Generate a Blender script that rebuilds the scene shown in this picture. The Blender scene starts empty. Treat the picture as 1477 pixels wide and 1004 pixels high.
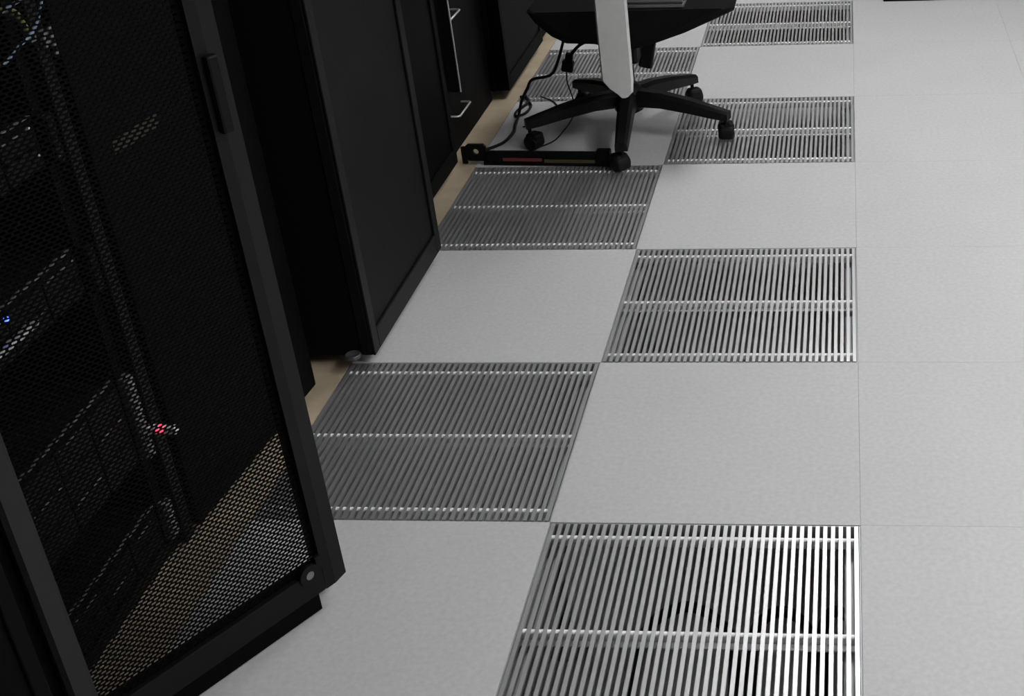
import bpy, bmesh, math, random
from mathutils import Vector, Matrix
random.seed(7)
C = bpy.context.scene.collection
SC = bpy.context.scene

# ------------------------------------------------------------------ camera
cam_d = bpy.data.cameras.new('camera'); cam = bpy.data.objects.new('camera', cam_d); C.objects.link(cam)
W_, H_, F_, CX, CY = 1477.0, 1004.0, 1905.8, 1061.0, 437.3
yaw, pitch, roll = -0.098, 0.4955, -0.0509
fwd = Vector((math.sin(yaw)*math.cos(pitch), math.cos(yaw)*math.cos(pitch), -math.sin(pitch)))
right = Vector((math.cos(yaw), -math.sin(yaw), 0)); up = right.cross(fwd)
r2 = right*math.cos(roll) + up*math.sin(roll); u2 = -right*math.sin(roll) + up*math.cos(roll)
m = Matrix((r2, u2, -fwd)).transposed().to_4x4(); m.translation = (-0.0185, -2.0168, 1.5774)
cam.matrix_world = m
cam_d.sensor_fit = 'HORIZONTAL'; cam_d.sensor_width = 36.0; cam_d.lens = F_/W_*36.0
cam_d.shift_x = -(CX - W_/2)/W_; cam_d.shift_y = (CY - H_/2)/W_
cam_d.clip_start = 0.02
SC.camera = cam

# ------------------------------------------------------------------ world, exposure
w = bpy.data.worlds.new('world'); SC.world = w; w.use_nodes = True
w.node_tree.nodes['Background'].inputs[0].default_value = (0.5, 0.52, 0.55, 1)
w.node_tree.nodes['Background'].inputs[1].default_value = 0.05
SC.view_settings.view_transform = 'Standard'
try: SC.view_settings.look = 'None'
except Exception: pass
SC.view_settings.gamma = 1.0; SC.view_settings.use_curve_mapping = False
SC.view_settings.exposure = 0.0
LAMP_W = 22.0          # emission strength of the ceiling light diffusers
LAMPS = [(0.35, 2.75), (0.9, 5.5), (1.75, 0.6), (1.6, -1.3)]

# ------------------------------------------------------------------ materials
def mat(name, col, rough=0.5, metal=0.0, noise=0.0, nscale=60.0, spec=0.5, bump=0.0, emit=None, estr=0.0):
    M = bpy.data.materials.new(name); M.use_nodes = True
    nt = M.node_tree; b = nt.nodes['Principled BSDF']
    b.inputs['Base Color'].default_value = (*col, 1); b.inputs['Roughness'].default_value = rough
    b.inputs['Metallic'].default_value = metal; b.inputs['Specular IOR Level'].default_value = spec
    if noise or bump:
        tc = nt.nodes.new('ShaderNodeTexCoord'); n = nt.nodes.new('ShaderNodeTexNoise')
        n.inputs['Scale'].default_value = nscale; n.inputs['Detail'].default_value = 4
        nt.links.new(tc.outputs['Object'], n.inputs['Vector'])
        if noise:
            r = nt.nodes.new('ShaderNodeValToRGB')
            r.color_ramp.elements[0].position = .3; r.color_ramp.elements[1].position = .7
            r.color_ramp.elements[0].color = (*[c*(1-noise) for c in col], 1)
            r.color_ramp.elements[1].color = (*[min(1, c*(1+noise)) for c in col], 1)
            nt.links.new(n.outputs['Fac'], r.inputs['Fac']); nt.links.new(r.outputs['Color'], b.inputs['Base Color'])
        if bump:
            bp = nt.nodes.new('ShaderNodeBump'); bp.inputs['Strength'].default_value = bump; bp.inputs['Distance'].default_value = .002
            nt.links.new(n.outputs['Fac'], bp.inputs['Height']); nt.links.new(bp.outputs['Normal'], b.inputs['Normal'])
    if emit:
        b.inputs['Emission Color'].default_value = (*emit, 1); b.inputs['Emission Strength'].default_value = estr
    return M

def tile_mat():
    M = bpy.data.materials.new('grey_vinyl_tile'); M.use_nodes = True
    nt = M.node_tree; b = nt.nodes['Principled BSDF']; L = nt.links.new
    g = nt.nodes.new('ShaderNodeNewGeometry')
    n1 = nt.nodes.new('ShaderNodeTexNoise'); n1.inputs['Scale'].default_value = 95; n1.inputs['Detail'].default_value = 5
    n2 = nt.nodes.new('ShaderNodeTexNoise'); n2.inputs['Scale'].default_value = 3.0; n2.inputs['Detail'].default_value = 3
    L(g.outputs['Position'], n1.inputs['Vector']); L(g.outputs['Position'], n2.inputs['Vector'])
    r = nt.nodes.new('ShaderNodeValToRGB')
    r.color_ramp.elements[0].position = .32; r.color_ramp.elements[1].position = .68
    r.color_ramp.elements[0].color = (.487, .488, .492, 1); r.color_ramp.elements[1].color = (.548, .548, .55, 1)
    L(n1.outputs['Fac'], r.inputs['Fac'])
    mx = nt.nodes.new('ShaderNodeMixRGB'); mx.blend_type = 'MULTIPLY'; mx.inputs[0].default_value = 1
    r2_ = nt.nodes.new('ShaderNodeValToRGB'); r2_.color_ramp.elements[0].position = .3; r2_.color_ramp.elements[1].position = .75
    r2_.color_ramp.elements[0].color = (.96, .96, .96, 1); r2_.color_ramp.elements[1].color = (1, 1, 1, 1)
    L(n2.outputs['Fac'], r2_.inputs['Fac']); L(r.outputs['Color'], mx.inputs[1]); L(r2_.outputs['Color'], mx.inputs[2])
    L(mx.outputs['Color'], b.inputs['Base Color'])
    b.inputs['Roughness'].default_value = .6; b.inputs['Specular IOR Level'].default_value = .2
    return M

MT = dict(
    tile=tile_mat(),
    alu=mat('brushed_aluminium', (.74, .745, .75), .38, .88),
    alu_rod=mat('polished_cross_rod', (.97, .97, .97), .35, .0),
    steel=mat('galvanised_steel', (.45, .46, .47), .5, .8),
    concrete=mat('concrete', (.58, .58, .58), .9, noise=.10, nscale=14),
    beige=mat('beige_board', (.42, .34, .24), .65, noise=.14, nscale=9),
    wall=mat('pale_grey_paint', (.50, .50, .49), .8),
    ceil=mat('ceiling_grey_white', (.55, .55, .55), .85),
    black=mat('black_powder_coat', (.004, .0041, .0042), .45, spec=.12, bump=.12, nscale=500),
    black2=mat('black_matte_panel', (.0052, .0053, .0052), .6, spec=.12, noise=.25, nscale=12),
    void=mat('black_sheet_steel', (.002, .002, .002), .8, spec=.1),
    door=mat('black_door_steel', (.0055, .0057, .0058), .45, spec=.15),
    door_trim=mat('satin_black_trim', (.023, .024, .023), .45, spec=.2),
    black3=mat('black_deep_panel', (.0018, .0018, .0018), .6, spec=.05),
    sheet=mat('black_perforated_steel', (.0018, .0018, .0019), .6, spec=.05),
    server=mat('server_steel', (.02, .021, .022), .4, .7),
    server_front=mat('server_black_plastic', (.003, .003, .0032), .5, spec=.12),
    ear=mat('grey_bezel_plastic', (.20, .20, .21), .4, .3),
    silver=mat('silver_trim', (.70, .70, .70), .3, .7),
    white=mat('white_plastic', (.75, .75, .75), .45),
    red_led=mat('red_led', (.6, .02, .05), .4, emit=(1, .05, .12), estr=2.2),
    blue_led=mat('blue_led', (.02, .05, .7), .4, emit=(.05, .12, 1), estr=5),
    label=mat('olive_yellow_label', (.013, .012, .002), .6),
    cable_blue=mat('pale_blue_cable', (.17, .26, .35), .45),
    cable_yellow=mat('yellow_green_cable', (.16, .17, .04), .5),
    rubber=mat('black_rubber', (.005, .005, .006), .55, spec=.15),
    chair_plastic=mat('black_nylon', (.006, .006, .0065), .42, spec=.2),
    fabric=mat('black_fabric', (.005, .005, .006), .85, spec=.1, bump=.3, nscale=300),
    spine=mat('light_grey_plastic', (.56, .56, .55), .55, noise=.03, nscale=40),
    chrome=mat('chrome', (.75, .75, .75), .15, 1.0),
    laptop=mat('dark_grey_lid', (.035, .035, .038), .4),
    laptop_edge=mat('grey_laptop_edge', (.20, .20, .21), .35, .5),
    red_strip=mat('red_tape', (.13, .022, .02), .6),
    olive_strip=mat('olive_tape', (.055, .047, .011), .6),
    lamp=mat('light_diffuser', (.9, .9, .9), .6, emit=(1, 1, 1), estr=LAMP_W),
    bumper=mat('grey_shiny_plastic', (.06, .06, .063), .22),
    hose=mat('black_hose', (.03, .03, .033), .5),
)

# ------------------------------------------------------------------ mesh helpers (all geometry in world metres)
class MB:
    def __init__(s): s.v = []; s.f = []; s.smooth = set()
    def add(s, vs, fs, xf=None, smooth=False):
        o = len(s.v)
        s.v += [tuple(xf @ Vector(p)) if xf is not None else tuple(p) for p in vs]
        for f in fs:
            if smooth: s.smooth.add(len(s.f))
            s.f.append(tuple(i+o for i in f))
        return s
    def box(s, x0, y0, z0, x1, y1, z1, bev=0.0, xf=None):
        if bev <= 0:
            vs = [(x, y, z) for x in (x0, x1) for y in (y0, y1) for z in (z0, z1)]
            fs = [(0, 1, 3, 2), (4, 6, 7, 5), (0, 4, 5, 1), (2, 3, 7, 6), (0, 2, 6, 4), (1, 5, 7, 3)]
            return s.add(vs, fs, xf)
        bm = bmesh.new(); bmesh.ops.create_cube(bm, size=1)
        for v in bm.verts:
            v.co = Vector(((x0+x1)/2 + v.co.x*(x1-x0), (y0+y1)/2 + v.co.y*(y1-y0), (z0+z1)/2 + v.co.z*(z1-z0)))
        bmesh.ops.bevel(bm, geom=list(bm.edges), offset=bev, segments=2, affect='EDGES', profile=.5)
        bm.verts.index_update()
        s.add([v.co[:] for v in bm.verts], [tuple(v.index for v in f.verts) for f in bm.faces], xf); bm.free()
        return s
    def prism(s, poly, h0, h1, xf=None):
        n = len(poly)
        vs = [(p[0], p[1], h0) for p in poly] + [(p[0], p[1], h1) for p in poly]
        fs = [tuple(range(n-1, -1, -1)), tuple(range(n, 2*n))] + [(i, (i+1) % n, n+(i+1) % n, n+i) for i in range(n)]
        return s.add(vs, fs, xf)
    def tube(s, path, r, n=8, closed=False, cap=True):
        P = [Vector(p) for p in path]; R = r if isinstance(r, (list, tuple)) else [r]*len(P)
        rings = []; ref = None
        for i, p in enumerate(P):
            a = P[i-1] if (i > 0 or closed) else P[0]
            b = P[(i+1) % len(P)] if (i < len(P)-1 or closed) else P[-1]
            t = (b-a).normalized()
            if ref is None:
                ref = t.orthogonal().normalized()
            ref = (ref - t*ref.dot(t)).normalized(); bn = t.cross(ref)
            rings.append([p + (ref*math.cos(2*math.pi*k/n) + bn*math.sin(2*math.pi*k/n))*R[i] for k in range(n)])
        vs = [tuple(q) for ring in rings for q in ring]; fs = []; L = len(P)
        for i in range(L if closed else L-1):
            j = (i+1) % L
            for k in range(n): fs.append((i*n+k, i*n+(k+1) % n, j*n+(k+1) % n, j*n+k))
        s.add(vs, fs, smooth=True)
        if cap and not closed:
            s.add([tuple(q) for q in rings[0]], [tuple(range(n-1, -1, -1))]); s.add([tuple(q) for q in rings[-1]], [tuple(range(n))])
        return s
    def lathe(s, prof, c, n=20, xf=None):
        vs = []; fs = []
        for r, z in prof:
            for k in range(n): vs.append((c[0]+r*math.cos(2*math.pi*k/n), c[1]+r*math.sin(2*math.pi*k/n), c[2]+z))
        for i in range(len(prof)-1):
            for k in range(n): fs.append((i*n+k, i*n+(k+1) % n, (i+1)*n+(k+1) % n, (i+1)*n+k))
        s.add(vs, fs, xf, smooth=True)
        if prof[0][0] > 1e-6: s.add([vs[k] for k in range(n)], [tuple(range(n-1, -1, -1))], xf)
        if prof[-1][0] > 1e-6: s.add([vs[(len(prof)-1)*n+k] for k in range(n)], [tuple(range(n))], xf)
        return s
    def mesh(s, name, material, off=(0, 0, 0), fix=True):
        me = bpy.data.meshes.new(name)
        me.from_pydata([(p[0]-off[0], p[1]-off[1], p[2]-off[2]) for p in s.v], [], s.f)
        if s.smooth: me.polygons.foreach_set('use_smooth', [i in s.smooth for i in range(len(s.f))])
        if fix:
            bm = bmesh.new(); bm.from_mesh(me); bmesh.ops.recalc_face_normals(bm, faces=bm.faces); bm.to_mesh(me); bm.free()
        me.materials.append(material); return me

def wloc(o):
    v = Vector((0, 0, 0))
    while o is not None: v += o.location; o = o.parent
    return v
def obj(name, mb, material, parent=None, loc=None, kind=None, label=None, fix=True):
    """ONE mesh object whose vertices are given in world metres; its origin is loc (or the parent's origin)"""
    base = wloc(parent) if parent else Vector((0, 0, 0))
    L = Vector(loc) if loc is not None else base
    o = bpy.data.objects.new(name, mb.mesh(name, material, L, fix)); C.objects.link(o)
    o.parent = parent; o.location = L - base
    if kind: o['kind'] = kind
    if label: o['label'] = label
    return o
def inst(name, me, loc, parent=None):
    o = bpy.data.objects.new(name, me); C.objects.link(o); o.parent = parent; o.location = loc; return o
def tag(o, label, cat, group=None):
    o['label'] = label; o['category'] = cat
    if group: o['group'] = group
    return o
def thing(name, label, cat, loc, group=None):
    o = bpy.data.objects.new(name, None); C.objects.link(o); o.empty_display_size = .1; o.location = loc
    return tag(o, label, cat, group)
def spline(pts, k=6):
    P = [Vector(p) for p in pts]; out = []
    for i in range(len(P)-1):
        a = P[max(i-1, 0)]; b = P[i]; c = P[i+1]; d = P[min(i+2, len(P)-1)]
        for j in range(k):
            t = j/k
            out.append(.5*((2*b) + (c-a)*t + (2*a-5*b+4*c-d)*t*t + (3*b-a-3*c+d)*t**3))
    out.append(P[-1]); return out

# ------------------------------------------------------------------ the room
T = 0.6
SUB = -0.32
floor = obj('floor', MB().box(-2.6, -3.6, SUB-.1, 2.4, 6.0, SUB), MT['concrete'], loc=(0, 0, SUB), kind='structure')
for nm, b in dict(wall_left=(-2.7, -3.7, SUB-.1, -2.6, 6.1, 2.8), wall_right=(2.4, -3.7, SUB-.1, 2.5, 6.1, 2.8),
                  wall_front=(-2.6, -3.7, SUB-.1, 2.4, -3.6, 2.8), wall_back=(-2.6, 6.0, SUB-.1, 2.4, 6.1, 2.8)).items():
    obj(nm, MB().box(*b), MT['wall'], loc=((b[0]+b[3])/2, (b[1]+b[4])/2, 0), kind='structure')
obj('ceiling', MB().box(-2.7, -3.7, 2.8, 2.5, 6.1, 2.9), MT['ceil'], loc=(0, 0, 2.8), kind='structure')
# beige strip of raised floor along and under the rack row
obj('trim_1', MB().box(-2.6, -3.6, -.03, -1.2015, 6.0, -.001), MT['beige'], loc=(-1.9, 1, 0), kind='structure')

GRATES = {(-1, -1): 0, (-2, 0): 0, (-1, 1): 0, (-2, 2): 0, (-1, 3): 0, (-2, 4): 0, (-1, 5): 0}
G = 0.0002
tile_me = MB().box(G, G, -.032, T-G, T-G, 0, bev=.0004).mesh('floor_tile', MT['tile'])
for i in range(-2, 4):
    for j in range(-6, 10):
        if (i, j) in GRATES: continue
        inst('floor_tile', tile_me, (i*T, j*T, -SUB), floor)
# pedestals carrying the tile corners
pm = MB().lathe([(.045, 0), (.045, .006), (.014, .007), (.014, .27), (.045, .271), (.045, .287)], (0, 0, 0), 12).mesh('pedestal', MT['steel'])
for i in range(-2, 2):
    for j in range(-2, 8): inst('pedestal', pm, (i*T, j*T, 0), floor)

# ------------------------------------------------------------------ slatted floor grates
NB = 41; PITCH = (T - .016)/(NB-1)
bar_prof = [(-.0038, 0), (.0038, 0), (.0038, -.0025), (.0016, -.004), (.0016, -.016), (-.0016, -.016), (-.0016, -.004), (-.0038, -.0025)]
mb = MB(); y0, y1 = .0045, T-.0045; n = len(bar_prof)
mb.add([(p[0], y0, p[1]) for p in bar_prof]+[(p[0], y1, p[1]) for p in bar_prof],
       [tuple(range(n)), tuple(range(2*n-1, n-1, -1))]+[(i, n+i, n+(i+1) % n, (i+1) % n) for i in range(n)])
slat_me = mb.mesh('slat', MT['alu'])
def rod_mesh(side):
    b = MB(); b.tube([(.005, 0, -.0050), (T-.005, 0, -.0050)], .0045, 12)
    b.box(.006, -.0015, -.024, T-.006, .0015, -.010)
    b.box(.006, .005 if side > 0 else -.019, -.022, T-.006, .019 if side > 0 else -.005, -.019)
    return b.mesh('cross_rod', MT['alu_rod'])
rod_up, rod_dn = rod_mesh(1), rod_mesh(-1)
b = MB()
for q in ((0, 0, .0028, T), (T-.0028, 0, T, T), (.0028, 0, T-.0028, .0028), (.0028, T-.0028, T-.0028, T)):
    b.box(q[0]+.0004 if q[0] == 0 else q[0], q[1]+.0004 if q[1] == 0 else q[1], -.034,
          q[2]-.0004 if q[2] == T else q[2], q[3]-.0004 if q[3] == T else q[3], -.002)
for q in ((.0028, .0028, .03, T-.0028), (T-.03, .0028, T-.0028, T-.0028)):
    b.box(q[0], q[1], -.034, q[2], q[3], -.031)
frame_me = b.mesh('frame', MT['steel'])
glabels = {(-1, -1): 'nearest bright aluminium slatted floor grate, cut by the bottom edge, hoses visible beneath',
           (-2, 0): 'grey slatted floor grate partly behind the open perforated rack door',
           (-1, 1): 'bright slatted floor grate in the right column, second from the bottom edge',
           (-2, 2): 'dark slatted floor grate just in front of the red-striped rail and chair',
           (-1, 3): 'slatted floor grate under the right caster of the swivel chair',
           (-2, 4): 'slatted floor grate behind the chair beside the hanging cables',
           (-1, 5): 'farthest slatted floor grate, cut by the top edge, right of the chair seat'}
for (i, j) in GRATES:
    g = thing('floor_grate', glabels[(i, j)], 'floor grate', (i*T, j*T, 0), 'slatted floor grates in a checkerboard')
    inst('frame', frame_me, (0, 0, 0), g)
    for k in range(NB): inst('slat', slat_me, (.008+k*PITCH, 0, 0), g)
    for yy, me in ((.041, rod_dn), (.300, rod_dn), (.559, rod_up)): inst('cross_rod', me, (0, yy, 0), g)

# black hoses under the nearest grate
zf = SUB + .0122
hoses = [([(-.47, -.42, zf), (-.455, -.16, zf), (-.443, .02, zf), (-.408, .089, zf), (-.352, .112, zf), (-.289, .064, zf), (-.255, -.01, zf), (-.245, -.2, zf), (-.25, -.5, zf)],
          'black hose arching under the nearest grate, leftmost of the three arches'),
         ([(-.20, -.5, zf), (-.215, -.12, zf), (-.216, .03, zf), (-.198, .08, zf), (-.16, .103, zf), (-.118, .07, zf), (-.100, .0, zf), (-.105, -.2, zf), (-.12, -.5, zf)],
          'black hose arching under the nearest grate, middle one of the three arches'),
         ([(-.06, -.5, zf), (-.073, -.1, zf), (-.076, .03, zf), (-.07, .082, zf), (-.05, .106, zf), (-.022, .085, zf), (.0, .04, zf), (.015, -.2, zf), (.02, -.5, zf)],
          'black hose arching under the nearest grate, rightmost of the three arches')]
for pts, lab in hoses:
    tag(obj('hose', MB().tube(spline(pts), .0118, 8), MT['hose'], loc=pts[3]), lab, 'hose', 'hoses under the nearest grate')

# ------------------------------------------------------------------ racks
BZ = .03
def frame_box(mb, x0, x1, y0, y1, z0, z1, t):
    """open cabinet shell: floor, roof, two sides, back (front at x1 open)"""
    mb.box(x0, y0, z0, x1, y0+t, z1); mb.box(x0, y1-t, z0, x1, y1, z1)
    mb.box(x0, y0+t, z0, x1, y1-t, z0+t); mb.box(x0, y0+t, z1-t, x1, y1-t, z1)
    mb.box(x0, y0+t, z0+t, x0+t, y1-t, z1-t)
def feet(parent, x0, x1, y0, y1, h=BZ):
    for x in (x0+.06, x1-.06):
        for y in (y0+.06, y1-.06):
            obj('foot', MB().lathe(([(.024, 0), (.024, .008), (.009, .011), (.009, h)] if h > .02 else [(.024, 0), (.024, h)]), (x, y, -.001), 14), MT['steel'], parent)
def closed_rack(label, y0, y1, xb, xf, depth=.04, frame=True, bot=BZ, body_front=None, face='black3', trim='void'):
    """rack with a closed black door; xf = door face, xb = rear"""
    r = thing('server_rack', label, 'server rack', ((xb+xf)/2, (y0+y1)/2, 0), 'black server racks along the aisle')
    bf = body_front if body_front else xf-depth
    s = MB(); frame_box(s, xb, bf, y0, y1, BZ, 2.05, .02); obj('body', s, MT['void'], r)
    feet(r, xb, bf, y0, y1)
    d = MB().box(bf+.002, y0+.004, bot, xf, y1-.004, 2.03, bev=.004); dd = obj('door', d, MT[face], r)
    fr = MB(); a = .035
    fr.box(xf, y0+.004, bot, xf+.006, y0+a, 2.03, bev=.002); fr.box(xf, y1-a, bot, xf+.006, y1-.004, 2.03, bev=.002)
    fr.box(xf, y0+a, bot, xf+.006, y1-a, bot+.05, bev=.002); fr.box(xf, y0+a, 1.98, xf+.006, y1-a, 2.03, bev=.002)
    obj('door_frame', fr, MT[trim], dd)
    h = MB().box(xf+.006, y1-.032, .95, xf+.018, y1-.012, 1.15, bev=.004); obj('door_handle', h, MT['black'], dd)
    return r
closed_rack('black server rack in the bottom left corner, left of the open perforated door', -1.28, -.665, -2.25, -1.19)

# rack 1: open, with perforated door swung out into the aisle
R1 = thing('server_rack', 'open black server rack with perforated door swung into the aisle, servers inside', 'server rack', (-1.75, -.35, 0), 'black server racks along the aisle')
s = MB(); frame_box(s, -2.25, -1.335, -.655, -.045, .008, 2.05, .02); obj('body', s, MT['void'], R1); feet(R1, -2.25, -1.335, -.655, -.045, .008)
obj('plinth', MB().box(-1.34, -.63, .001, -1.315, -.05, .028), MT['black'], R1)
for ya, yb in ((-.078, -.045), (-.655, -.60)):
    obj('post', MB().box(-1.3345, ya, .001, -1.296, yb, 2.05, bev=.003), MT['door'], R1)
for ya, yb in ((-.106, -.080), (-.578, -.552)):
    obj('mounting_rail', MB().box(-1.334, ya, BZ+.02, -1.318, yb, 2.02), MT['black'], R1)
for z in (.08, 1.7): obj('hinge', MB().box(-1.3, -.652, z, -1.195, -.632, z+.08, bev=.004), MT['void'], R1)
obj('latch_bracket', MB().box(-1.2955, -.07, .985, -1.285, -.048, 1.012, bev=.002).box(-1.2855, -.056, .965, -1.281, -.048, 1.018, bev=.001), MT['ear'], R1, label='small pale latch bracket on the far post')
obj('hinge_panel', MB().box(-1.345, -.664, .004, -1.215, -.657, 2.05).box(-1.222, -.664, .004, -1.208, -.606, 2.05), MT['black3'], R1)
# the door, in its own frame: u along the door (0 = free edge, negative towards the hinge), n outward, z up
DU = Vector((.527, .85, 0)).normalized(); DN = Vector((DU.y, -DU.x, 0)); DP = Vector((-.93, -.21, 0))
DX = Matrix((DU, DN, Vector((0, 0, 1)))).transposed().to_4x4(); DX.translation = DP       # (u, n, z) -> world
U0, Z0, Z1 = -.495, .037, 2.0
door = obj('door', MB().prism([(-.0415, -.001), (-.0215, -.001), (.008, -.009), (.008, -.034), (-.0415, -.034)], Z0, Z1, DX), MT['door'], R1)
obj('door_stile', MB().prism([(U0, -.030), (U0, -.006), (U0+.006, .002), (U0+.032, .002), (U0+.038, -.004), (U0+.038, -.030)], Z0, Z1, DX), MT['door_trim'], door)
obj('door_rail', MB().box(U0+.038, -.034, Z0, -.0415, -.001, .088, bev=.002, xf=DX), MT['door'], door)
obj('bottom_shade', MB().box(U0+.004, -.030, .003, -.058, -.002, Z0, bev=.001, xf=DX), MT['black3'], door)  # dark strip added to stand in for the contact shadow below the door
obj('door_rail', MB().box(U0+.038, -.034, Z1-.05, -.0415, -.001, Z1, bev=.002, xf=DX), MT['door'], door)
# perforated sheet with staggered long hexagonal holes (real holes)
def perforated(u0, u1, z0, z1, pu=.0122, pz=.0056, hw=.0047, hh=.0019, th=.0017, n0=-.012):
    v = []; f = []
    nz = int((z1-z0)/pz)
    for r in range(nz):
        za = z0+r*pz; zb = za+pz; zc = (za+zb)/2
        off = (pu/2 if r % 2 else 0); u = u0 - off
        while u < u1-1e-6:
            a, b2 = max(u, u0), min(u+pu, u1); c = u+pu/2; u += pu
            if b2-a < 1e-5: continue
            o = len(v)
            if b2-a < pu*.98:                                    # cut cell at the border: solid
                for nn in (n0, n0-th): v += [(a, nn, za), (b2, nn, za), (b2, nn, zb), (a, nn, zb)]
                f += [(o, o+1, o+2, o+3), (o+7, o+6, o+5, o+4)]
                continue
            out = [(a, za), (b2, za), (b2, zc), (b2, zb), (a, zb), (a, zc)]
            inn = [(c-hw*.62, zc-hh), (c+hw*.62, zc-hh), (c+hw, zc), (c+hw*.62, zc+hh), (c-hw*.62, zc+hh), (c-hw, zc)]
            for nn in (n0, n0-th):
                v += [(p[0], nn, p[1]) for p in out] + [(p[0], nn, p[1]) for p in inn]
            for k in range(6):
                j = (k+1) % 6
                f.append((o+k, o+j, o+6+j, o+6+k)); f.append((o+12+k, o+18+k, o+18+j, o+12+j))
                f.append((o+6+k, o+6+j, o+18+j, o+18+k))
    m_ = MB(); m_.add(v, f, DX); return m_
obj('perforated_sheet', perforated(U0+.036, -.040, .084, 1.952), MT['sheet'], door, kind='stuff', fix=False)
lug = MB(); lc = (-.068, .079)
prof = []
N = 20
vs = []
for nn in (.003, -.004):
    for rr in (.021, .0085):
        for k in range(N):
            a = 2*math.pi*k/N; vs.append((lc[0]+rr*math.cos(a), nn, lc[1]+.008+rr*math.sin(a)))
fs = []
for k in range(N):
    j = (k+1) % N
    fs += [(k, j, N+j, N+k), (2*N+k, 3*N+k, 3*N+j, 2*N+j), (k, 2*N+k, 2*N+j, j), (N+k, N+j, 3*N+j, 3*N+k)]
lug.add(vs, fs, DX); lug.box(-.052, -.004, .088, -.0415, .002, .115, xf=DX)
obj('corner_lug', lug, MT['door'], door)
obj('lug_cap', MB().lathe([(.0083, -.002), (.0083, .002), (.006, .0035)], (0, 0, 0), 14, DX @ Matrix.Translation((lc[0], 0, lc[1]+.008)) @ Matrix.Rotation(math.pi/2, 4, 'X')), MT['ear'], door, label='grey lock plug in the lower corner')
obj('door_handle', MB().box(-.033, -.002, .90, -.012, .012, 1.02, bev=.004, xf=DX), MT['black'], door)

# rack next to it, its closed door slightly ajar
R = thing('server_rack', 'black server rack just beyond the open perforated door, its door slightly ajar', 'server rack', (-1.75, .22, 0), 'black server racks along the aisle')
s = MB(); frame_box(s, -2.25, -1.345, -.035, .485, BZ, 2.05, .02); obj('body', s, MT['void'], R); feet(R, -2.25, -1.345, -.035, .485)
xa = Matrix((Vector((.047, .525, 0)).normalized(), Vector((.525, -.047, 0)).normalized(), Vector((0, 0, 1)))).transposed().to_4x4(); xa.translation = (-1.287, -.035, 0)
dd = obj('door', MB().box(0, -.032, .012, .520, 0, 2.03, bev=.004, xf=xa), MT['black3'], R)
obj('label', MB().box(.06, 0, .765, .20, .001, .79, xf=xa), MT['label'], dd, label='small yellow-green label strip')
obj('door_handle', MB().box(.47, 0, .95, .49, .012, 1.15, bev=.004, xf=xa), MT['black'], dd)

# rack 2, standing proud of its neighbours
R2 = thing('server_rack', 'tall black rack with broad flat front standing out above the middle plain tile', 'server rack', (-1.7, .88, 0), 'black server racks along the aisle')
s = MB(); frame_box(s, -2.25, -1.165, .585, 1.165, BZ, 2.05, .02); obj('body', s, MT['void'], R2); feet(R2, -2.25, -1.165, .585, 1.165)
dd = obj('door', MB().box(-1.163, .582, BZ, -1.136, 1.168, 2.03, bev=.003), MT['black2'], R2)
fr = MB(); xf = -1.136; y0, y1 = .582, 1.158
for q in ((y0, BZ, y0+.036, 2.03), (y1-.036, BZ, y1, 2.03), (y0+.036, BZ, y1-.036, BZ+.055), (y0+.036, 1.975, y1-.036, 2.03)):
    fr.box(xf, q[0], q[1], xf+.007, q[2], q[3], bev=.002)
obj('door_frame', fr, MT['door'], dd)
obj('door_handle', MB().box(xf+.007, y1-.03, 1.0, xf+.02, y1-.01, 1.2, bev=.004), MT['black'], dd)
obj('corner_bumper', MB().lathe([(.0, .006), (.013, .006), (.0155, .009), (.018, .009), (.0185, .004), (.018, .0)], (-1.178, .568, .034), 20), MT['bumper'], R2, label='small round bumper with a shiny rim at the near lower corner')
obj('bumper_bracket', MB().box(-1.19, .562, .029, -1.166, .60, .0345), MT['void'], R2)

closed_rack('black rack hidden behind the broad proud rack, at left of the red-striped rail', 1.18, 1.775, -2.25, -1.25)
# rack 3, recessed, with white wire handles
R3 = thing('server_rack', 'recessed black rack with bright wire handles above the left end of the striped rail', 'server rack', (-1.8, 2.1, 0), 'black server racks along the aisle')
s = MB(); frame_box(s, -2.25, -1.33, 1.80, 2.40, BZ, 2.05, .02); obj('body', s, MT['void'], R3); feet(R3, -2.25, -1.33, 1.80, 2.40)
obj('front_panel', MB().box(-1.328, 1.81, .004, -1.29, 2.41, 2.03, bev=.003), MT['black3'], R3)
obj('edge_panel', MB().box(-1.289, 1.943, .200, -1.2575, 1.947, .9), MT['void'], R3)
obj('edge_strip', MB().box(-1.2575, 1.9425, .200, -1.254, 1.9475, .9), MT['silver'], R3, label='thin upright silver strip')
for z, yn, yf in ((.434, 1.95, 2.065), (.135, 1.895, 2.036)):
    p = [(-1.289, yf, z), (-1.262, yf, z), (-1.256, yf-.006, z), (-1.256, yn+.006, z), (-1.262, yn, z), (-1.289, yn, z)]
    obj('wire_handle', MB().tube(p, .0032, 8), MT['silver'], R3, label='bright bent wire handle')
closed_rack('black server rack behind the hanging cables, left of the swivel chair', 2.43, 3.03, -2.25, -1.235)
closed_rack('farthest black server rack of the row, cut by the top edge', 3.05, 3.65, -2.25, -1.245)

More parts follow.
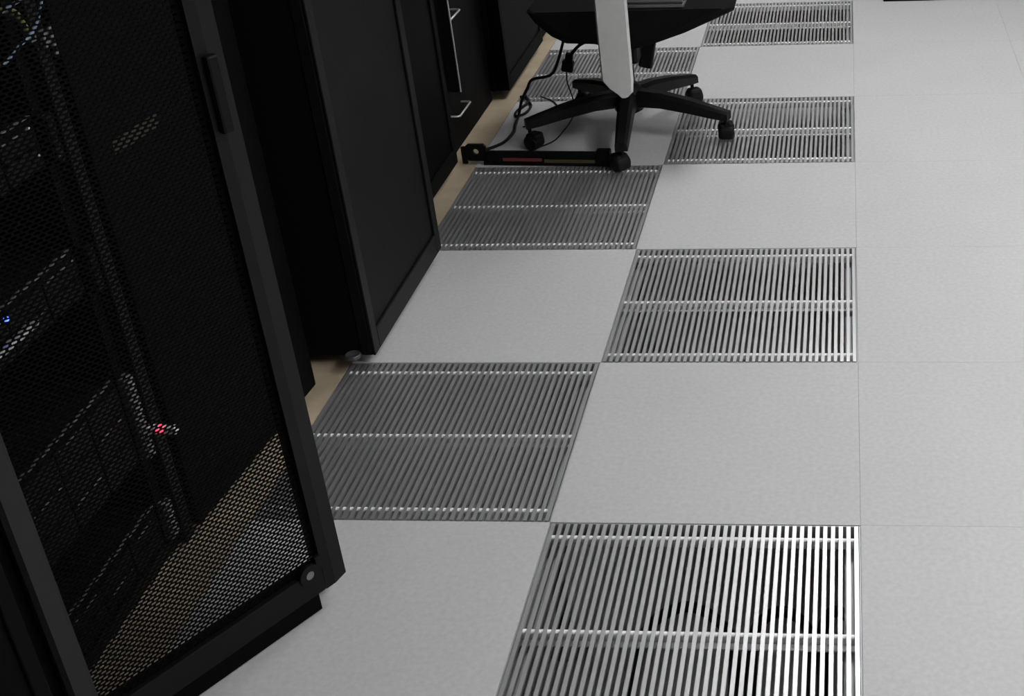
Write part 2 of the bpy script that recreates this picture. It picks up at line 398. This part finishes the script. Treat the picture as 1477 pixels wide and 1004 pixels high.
# ------------------------------------------------------------------ servers in the open rack
def server(label, z0, z1, xfr, ear='ear', nrow=3, ncol=4, ear_far=True):
    s = thing('server', label, 'server', (-1.65, -.33, z0), 'rack servers in the open rack')
    obj('chassis', MB().box(-2.05, -.545, z0, xfr, -.112, z1, bev=.0015), MT['server'], s)
    obj('front_panel', MB().box(xfr, -.543, z0+.003, xfr+.004, -.114, z1-.003), MT['server_front'], s)
    for ya, yb in ((-.110, -.084), (-.574, -.548)):
        e = MB().box(-1.317, ya, z0+.001, -1.302, yb, z1-.001, bev=.002)
        h = (z1-z0)
        nseg = max(1, round(h/.0444))
        for k in range(nseg):
            a = z0+.003+k*h/nseg
            e.box(-1.302, ya+.003, a, -1.298, yb-.003, a+h/nseg-.006, bev=.001)
        obj('ear', e, MT[ear], s)
    hh = (z1-z0-.014)/nrow; ww = .42/ncol
    for r in range(nrow):
        for c in range(ncol):
            ya = -.539+c*ww; za = z0+.007+r*hh
            d = MB().box(xfr+.004, ya+.002, za+.002, xfr+.012, ya+ww-.002, za+hh-.002, bev=.0015)
            dr = obj('drive_bay', d, MT['server_front'], s)
            if (r+c) % 2 == 0:
                obj('bay_trim', MB().box(xfr+.012, ya+.012, za+hh-.006, xfr+.0135, ya+ww-.012, za+hh-.004), MT['ear'], dr)
    obj('top_edge', MB().box(xfr-.002, -.545, z1-.0012, xfr+.005, -.112, z1+.0012), MT['ear'], s)
    return s
sA = server('tall server with a red light on its pale side tab, behind the perforated door', .217, .393, -1.325)
tab = MB().box(-1.308, -.097, .266, -1.243, -.083, .281, bev=.002)
t_ = obj('side_tab', tab, MT['white'], sA, label='pale tab lever')
obj('indicator_light', MB().box(-1.279, -.0985, .268, -1.266, -.0965, .279).box(-1.279, -.096, .2805, -1.266, -.086, .282), MT['red_led'], t_, label='glowing red light')
sB = server('lowest server in the open rack, just above the beige floor strip', .032, .116, -1.325, nrow=2)
sC = server('server with bright silver front strip at the left photo edge', .565, .652, -1.325, ear='server_front', nrow=2)
obj('silver_bar', MB().box(-1.311, -.54, .600, -1.298, -.28, .611, bev=.003).box(-1.312, -.30, .604, -1.298, -.28, .609).box(-1.325, -.54, .602, -1.31, -.53, .609).box(-1.325, -.295, .602, -1.31, -.285, .609), MT['silver'], sC, label='bright silver bar')
obj('indicator_light', MB().lathe([(.004, 0), (.004, .004), (.002, .006)], (0, 0, 0), 10, Matrix.Translation((-1.313, -.332, .640)) @ Matrix.Rotation(math.pi/2, 4, 'Y')), MT['blue_led'], sC, label='blue indicator light')
sD = server('server with small bright screws high in the open rack, below the pale blue cable', .80, .888, -1.325, ear='server_front', nrow=2)
for y, z in ((-.139, .877), (-.135, .83), (-.103, .818)):
    obj('screw', MB().lathe([(.0035, 0), (.0035, .0025), (.002, .004)], (0, 0, 0), 8, Matrix.Translation((-1.313 if y < -.12 else -1.299, y, z)) @ Matrix.Rotation(math.pi/2, 4, 'Y')), MT['silver'], sD)
sw = thing('network_switch', 'black network switch at the top of the view with cables plugged into it', 'network switch', (-1.6, -.33, 1.04))
obj('chassis', MB().box(-1.95, -.545, 1.04, -1.325, -.112, 1.084, bev=.0015), MT['server'], sw)
for ya, yb in ((-.112, -.084), (-.574, -.545)): obj('ear', MB().box(-1.317, ya, 1.041, -1.31, yb, 1.083), MT['server_front'], sw)
for k in range(12): obj('port', MB().box(-1.325, -.53+k*.034, 1.05, -1.3215, -.53+k*.034+.02, 1.07), MT['server_front'], sw)
pc = [(-1.318, -.19, 1.06), (-1.285, -.175, 1.067), (-1.262, -.13, 1.08), (-1.25, -.105, 1.072), (-1.25, -.123, 1.05), (-1.25, -.150, 1.034), (-1.25, -.185, 1.026), (-1.25, -.246, 1.014), (-1.27, -.36, 1.02), (-1.318, -.45, 1.058)]
tag(obj('patch_cable', MB().tube(spline(pc), .0028, 8), MT['cable_blue'], loc=pc[0]), 'pale blue patch cable curving across the top left corner', 'cable')
yc = [(-1.3215, -.152, 1.06), (-1.295, -.135, 1.066), (-1.29, -.115, 1.055), (-1.29, -.105, 1.035), (-1.29, -.098, 1.022)]
yo = obj('network_cable', MB().tube(spline(yc), .0055, 8), MT['cable_yellow'], loc=yc[0])
tag(yo, 'thick yellow-green cable with pale plug left of the pale blue cable', 'cable')
obj('plug', MB().box(-1.296, -.104, 1.004, -1.284, -.088, 1.026, bev=.002), MT['ear'], yo, label='pale plug')

# ------------------------------------------------------------------ swivel chair
cx, cy = -.74, 2.08
ch = thing('swivel_chair', 'black five-star swivel chair with a light grey back support, seen from behind', 'chair', (cx, cy, 0))
obj('hub', MB().lathe([(.03, .075), (.048, .085), (.05, .13), (.042, .165), (.03, .175)], (cx, cy, 0), 20), MT['chair_plastic'], ch)
CR = .335
for k in range(5):
    a = math.radians(-90+72*k + 4); dx, dy = math.cos(a), math.sin(a)
    xf_ = Matrix((Vector((dx, dy, 0)), Vector((-dy, dx, 0)), Vector((0, 0, 1)))).transposed().to_4x4(); xf_.translation = (cx, cy, 0)
    st = [(.035, .155, .052, .030), (.12, .150, .048, .026), (.22, .132, .042, .024), (.30, .112, .035, .0215), (CR+.012, .100, .028, .020)]
    vs = []; fs = []
    for u, zt, h, hwid in st:
        vs += [(u, -hwid, zt-h), (u, hwid, zt-h), (u, hwid*.95, zt-h*.25), (u, hwid*.55, zt), (u, -hwid*.55, zt), (u, -hwid*.95, zt-h*.25)]
    for i in range(len(st)-1):
        for j in range(6): fs.append((i*6+j, i*6+(j+1) % 6, i*6+6+(j+1) % 6, i*6+6+j))
    fs += [(5, 4, 3, 2, 1, 0), tuple(range(24, 30))]
    leg = obj('leg', MB().add(vs, fs, xf_), MT['chair_plastic'], ch)
    ca = a + math.radians((40, -70, 60, 30, -50)[k]); kx, ky = cx+dx*CR, cy+dy*CR
    cxf = Matrix((Vector((math.cos(ca), math.sin(ca), 0)), Vector((-math.sin(ca), math.cos(ca), 0)), Vector((0, 0, 1)))).transposed().to_4x4(); cxf.translation = (kx-.010*math.cos(ca), ky-.010*math.sin(ca), 0)
    cas = obj('caster', MB().lathe([(.006, .05), (.006, .09)], (.010, 0, 0), 10, cxf).box(-.010, -.007, .02, .014, .007, .056, bev=.003, xf=cxf).lathe([(.0, .0265), (.020, .0265), (.025, .023), (.027, .012), (.027, -.012), (.025, -.023), (.020, -.0265), (.0, -.0265)], (0, 0, 0), 20, cxf @ Matrix.Translation((-.004, 0, .027)) @ Matrix.Rotation(math.pi/2, 4, 'X')).box(-.03, -.024, .030, .014, .024, .058, bev=.010, xf=cxf), MT['rubber'], leg)
obj('gas_cylinder', MB().lathe([(.026, .165), (.026, .245), (.016, .247), (.016, .31)], (cx, cy, 0), 18), MT['chair_plastic'], ch)
obj('piston', MB().lathe([(.0155, .24), (.0155, .33)], (cx+.012, cy-.012, 0), 14), MT['chrome'], ch, label='chrome piston')
obj('mechanism', MB().box(cx-.01, cy-.16, .285, cx+.07, cy+.12, .375, bev=.012), MT['chair_plastic'], ch)
kx_ = Matrix.Translation((-.662, 2.04, .272)) @ Matrix.Rotation(math.radians(12), 4, 'Y')
obj('tilt_knob', MB().box(-.022, -.02, -.032, .022, .02, .05, bev=.006, xf=kx_), MT['rubber'], ch)
# seat: shell with a sagging underside, rounded plan
prof = [(-1.005, .462), (-.985, .43), (-.935, .385), (-.89, .362), (-.80, .358), (-.70, .335), (-.62, .352), (-.52, .385), (-.43, .423), (-.365, .452), (-.362, .462)]
def seat_shell(ys, top, dz, sx=1.0):
    vs = []; fs = []; xm = -.684
    npf = len(prof)
    for y, sc, lift in ys:
        for x, z in prof: vs.append((xm+(x-xm)*sc*sx, y, min(z+lift+dz, top-.004)))
        for x, z in reversed(prof): vs.append((xm+(x-xm)*sc*sx*.97, y, top))
    n = 2*npf
    for i in range(len(ys)-1):
        for j in range(n): fs.append((i*n+j, i*n+(j+1) % n, (i+1)*n+(j+1) % n, (i+1)*n+j))
    fs += [tuple(range(n-1, -1, -1)), tuple(range((len(ys)-1)*n, len(ys)*n))]
    return MB().add(vs, fs)
obj('seat', seat_shell([(1.865, .90, .03), (1.885, .97, .008), (1.92, 1.0, 0), (2.1, 1.0, 0), (2.25, .97, .01), (2.33, .9, .03), (2.36, .82, .06)], .474, 0), MT['fabric'], ch)
# light grey back support: flat upright, curving forward under the seat
sp = MB(); pts = []
for z in (.246, .262, .30, .40, .55, .70, .85, .95): pts.append(z)
vs = []; fs = []
for i, z in enumerate(pts):
    yc_ = 1.735 - .02*max(0, (z-.55)); hw_ = .0485
    x0_, x1_ = -.757+.0, -.660
    if i == 0: x0_, x1_ = -.715, -.680
    if i == 1: x0_, x1_ = -.736, -.664
    if i == 2: x0_ = -.756
    if i >= 3: x0_ -= .0; x1_ += .0
    zl = z + (.012 if i < 2 else 0)
    ring = [(x0_, yc_+.005, zl), (x0_+.006, yc_-.006, zl), ((x0_+x1_)/2, yc_-.0068, z), (x1_-.006, yc_-.006, z), (x1_, yc_+.005, z), (x1_-.004, yc_+.018, z), (x0_+.004, yc_+.018, zl)]
    vs += ring
n = 7
for i in range(len(pts)-1):
    for j in range(n): fs.append((i*n+j, i*n+(j+1) % n, (i+1)*n+(j+1) % n, (i+1)*n+j))
fs += [tuple(range(n-1, -1, -1)), tuple(range((len(pts)-1)*n, len(pts)*n))]
obj('back_support', sp.add(vs, fs), MT['spine'], ch, label='light grey flat back support')
obj('support_arm', MB().prism([(1.75, .262), (1.75, .31), (1.90, .355), (1.95, .355), (1.95, .30)], -.725, -.69, Matrix(((0, 0, 1, 0), (1, 0, 0, 0), (0, 1, 0, 0), (0, 0, 0, 1)))), MT['chair_plastic'], ch)
# backrest above the frame of the photo
vs = []; fs = []; nu, nv = 9, 9
for side, off in ((0, 0), (1, .03)):
    for i in range(nu):
        for j in range(nv):
            a = -1+2*i/(nu-1); b_ = -1+2*j/(nv-1)
            x = -.708+.235*a*(1-.10*abs(b_)**3); z = .87+.25*b_
            vs.append((x, 1.775+.035*a*a*-1+.035+off-.02*b_, z))
for i in range(nu-1):
    for j in range(nv-1):
        q = i*nv+j; fs.append((q, q+1, q+nv+1, q+nv)); q += nu*nv; fs.append((q, q+nv, q+nv+1, q+1))
rim = [i*nv for i in range(nu)]+[(nu-1)*nv+j for j in range(1, nv)]+[i*nv+nv-1 for i in range(nu-2, -1, -1)]+[j for j in range(nv-2, 0, -1)]
for a_, b_ in zip(rim, rim[1:]+rim[:1]): fs.append((a_, b_, b_+nu*nv, a_+nu*nv))
obj('backrest', MB().add(vs, fs, smooth=False), MT['fabric'], ch)

# closed laptop on the seat
lp = thing('laptop', 'dark closed laptop with grey edge lying on the chair seat', 'laptop', (-.65, 2.0, .474))
lm = Matrix.Translation((-.636, 1.990, .474)) @ Matrix.Rotation(math.radians(-2), 4, 'Z')
obj('base', MB().box(-.127, -.11, .001, .127, .11, .013, bev=.003, xf=lm), MT['laptop_edge'], lp)
obj('lid', MB().box(-.126, -.109, .0132, .126, .109, .021, bev=.003, xf=lm), MT['laptop'], lp)

# ------------------------------------------------------------------ hanging and lying cables
def cable(name, pts, r, label, m_='rubber', grp=None):
    o = obj(name, MB().tube(spline(pts, 7), r, 8), MT[m_], loc=pts[0]); return tag(o, label, 'cable', grp)
cable('power_cable', [(-.94, 2.16, .372), (-.952, 2.185, .32), (-.968, 2.21, .27), (-1.003, 2.22, .184), (-1.028, 2.24, .152), (-1.055, 2.26, .138), (-1.098, 2.25, .132), (-1.118, 2.25, .10), (-1.14, 2.24, .06), (-1.15, 2.22, .02), (-1.150, 2.16, .006), (-1.14, 2.08, .006), (-1.155, 1.99, .006), (-1.20, 1.93, .006)], .005,
      'black cable stepping down from the left of the chair seat to the beige strip')
cable('power_cable', [(-1.175, 2.43, .02), (-1.16, 2.40, .006), (-1.135, 2.34, .006), (-1.14, 2.27, .006), (-1.165, 2.24, .006), (-1.175, 2.29, .006), (-1.155, 2.37, .006), (-1.165, 2.42, .006), (-1.195, 2.44, .006)], .0045,
      'small black cable loop lying beside the beige strip')
pw = cable('power_cable', [(-.80, 2.12, .352), (-.825, 2.16, .31), (-.856, 2.2, .289), (-.91, 2.22, .262), (-.932, 2.2, .245), (-.942, 2.2, .232)], .0055,
           'black cable with a hanging plug left of the light grey back support')
px_ = Matrix.Translation((-.955, 2.2, .206)) @ Matrix.Rotation(math.radians(12), 4, 'Y')
obj('plug', MB().box(-.019, -.014, -.03, .019, .014, .008, bev=.004, xf=px_).box(-.011, -.009, .006, .014, .009, .034, bev=.003, xf=px_), MT['rubber'], pw)
cable('thin_cable', [(-.962, 2.2, .178), (-.965, 2.2, .14), (-.955, 2.21, .08), (-.955, 2.22, .03), (-.965, 2.19, .004), (-.972, 2.10, .004), (-.99, 2.0, .004), (-1.05, 1.93, .004)], .0022, 'thin dark wire dropping from the hanging plug to the floor')
cable('thin_cable', [(-1.12, 2.14, .004), (-1.08, 2.17, .004), (-1.03, 2.23, .004), (-1.0, 2.29, .004), (-.99, 2.33, .004)], .0026, 'thin dark wire lying diagonally left of the chair legs')
cable('thin_cable', [(-1.12, 2.44, .004), (-1.075, 2.40, .004), (-1.05, 2.36, .004), (-1.03, 2.31, .004), (-1.035, 2.26, .004)], .0026, 'short thin dark wire curling behind the left chair leg')

# ------------------------------------------------------------------ black striped rail lying on the floor
rl = thing('slide_rail', 'black rail with red and olive stripes lying across the aisle before the chair', 'rail', (-1.0, 1.8, 0))
A = Vector((-1.245, 1.825, 0)); B = Vector((-.762, 1.795, 0)); du = (B-A).normalized(); Lr = (B-A).length
rx = Matrix((du, Vector((-du.y, du.x, 0)), Vector((0, 0, 1)))).transposed().to_4x4(); rx.translation = A
obj('body', MB().box(.07, -.006, .001, Lr-.04, .012, .045, bev=.003, xf=rx).box(.07, -.008, .001, Lr-.04, -.005, .012, xf=rx), MT['black'], rl)
rg = MB(); vs = []; fs = []; N = 20
for nn in (-.006, .004):
    for rr in (0, 1):
        for k in range(N):
            a = 2*math.pi*k/N; c_, s_ = math.cos(a), math.sin(a)
            if rr == 0: q = max(abs(c_), abs(s_)); vs.append((.048+.034*c_/q, nn, .042+.028*s_/q))
            else: vs.append((.048+.0095*c_, nn, .045+.0095*s_))
for k in range(N):
    j = (k+1) % N
    fs += [(k, j, N+j, N+k), (2*N+k, 3*N+k, 3*N+j, 2*N+j), (k, 2*N+k, 2*N+j, j), (N+k, N+j, 3*N+j, 3*N+k)]
obj('end_bracket', rg.add(vs, fs, rx).box(-.0, -.006, .004, .016, .004, .06, xf=rx), MT['black'], rl)
obj('end_block', MB().box(Lr-.045, -.012, .001, Lr, .016, .055, bev=.004, xf=rx), MT['black'], rl)
obj('red_stripe', MB().box(.135, -.0092, .016, .262, -.0062, .026, xf=rx), MT['red_strip'], rl, label='red stripe')
obj('olive_stripe', MB().box(.27, -.0092, .012, Lr-.05, -.0062, .022, xf=rx), MT['olive_strip'], rl, label='olive stripe')

# ------------------------------------------------------------------ cabinet at the far end of the aisle (its foot just enters the frame)
fc = thing('cabinet', 'black cabinet at the far end, its foot along the top right edge', 'cabinet', (.75, 3.9, 0))
s = MB().box(0.13, 3.605, .10, 1.6, 4.2, 1.9, bev=.004); obj('body', s, MT['black'], fc)
obj('plinth', MB().box(.13, 3.575, .001, 1.6, 4.18, .10), MT['void'], fc)
for k in range(2): 
    d_ = obj('door', MB().box(.135+k*.732, 3.58, .11, .862+k*.732, 3.604, 1.89, bev=.003), MT['black2'], fc)
    obj('door_handle', MB().box(.83+k*.05, 3.565, .95, .845+k*.05, 3.58, 1.1, bev=.003), MT['silver'], d_)

# ------------------------------------------------------------------ ceiling lights
for i, (lx, ly) in enumerate(LAMPS):
    nm = ['over the aisle beyond the chair', 'over the far end of the aisle', 'over the right side of the room', 'at the right beside the photographer'][i]
    t = thing('ceiling_light', 'white rectangular ceiling light panel ' + nm, 'light', (lx, ly, 2.8), 'ceiling light panels')
    f_ = MB()
    for q in ((-.31, -.61, -.29, .61), (.29, -.61, .31, .61), (-.29, -.61, .29, -.59), (-.29, .59, .29, .61)):
        f_.box(lx+q[0], ly+q[1], 2.755, lx+q[2], ly+q[3], 2.799)
    obj('frame', f_, MT['white'], t)
    obj('diffuser', MB().box(lx-.29, ly-.59, 2.765, lx+.29, ly+.59, 2.785), MT['lamp'], t)
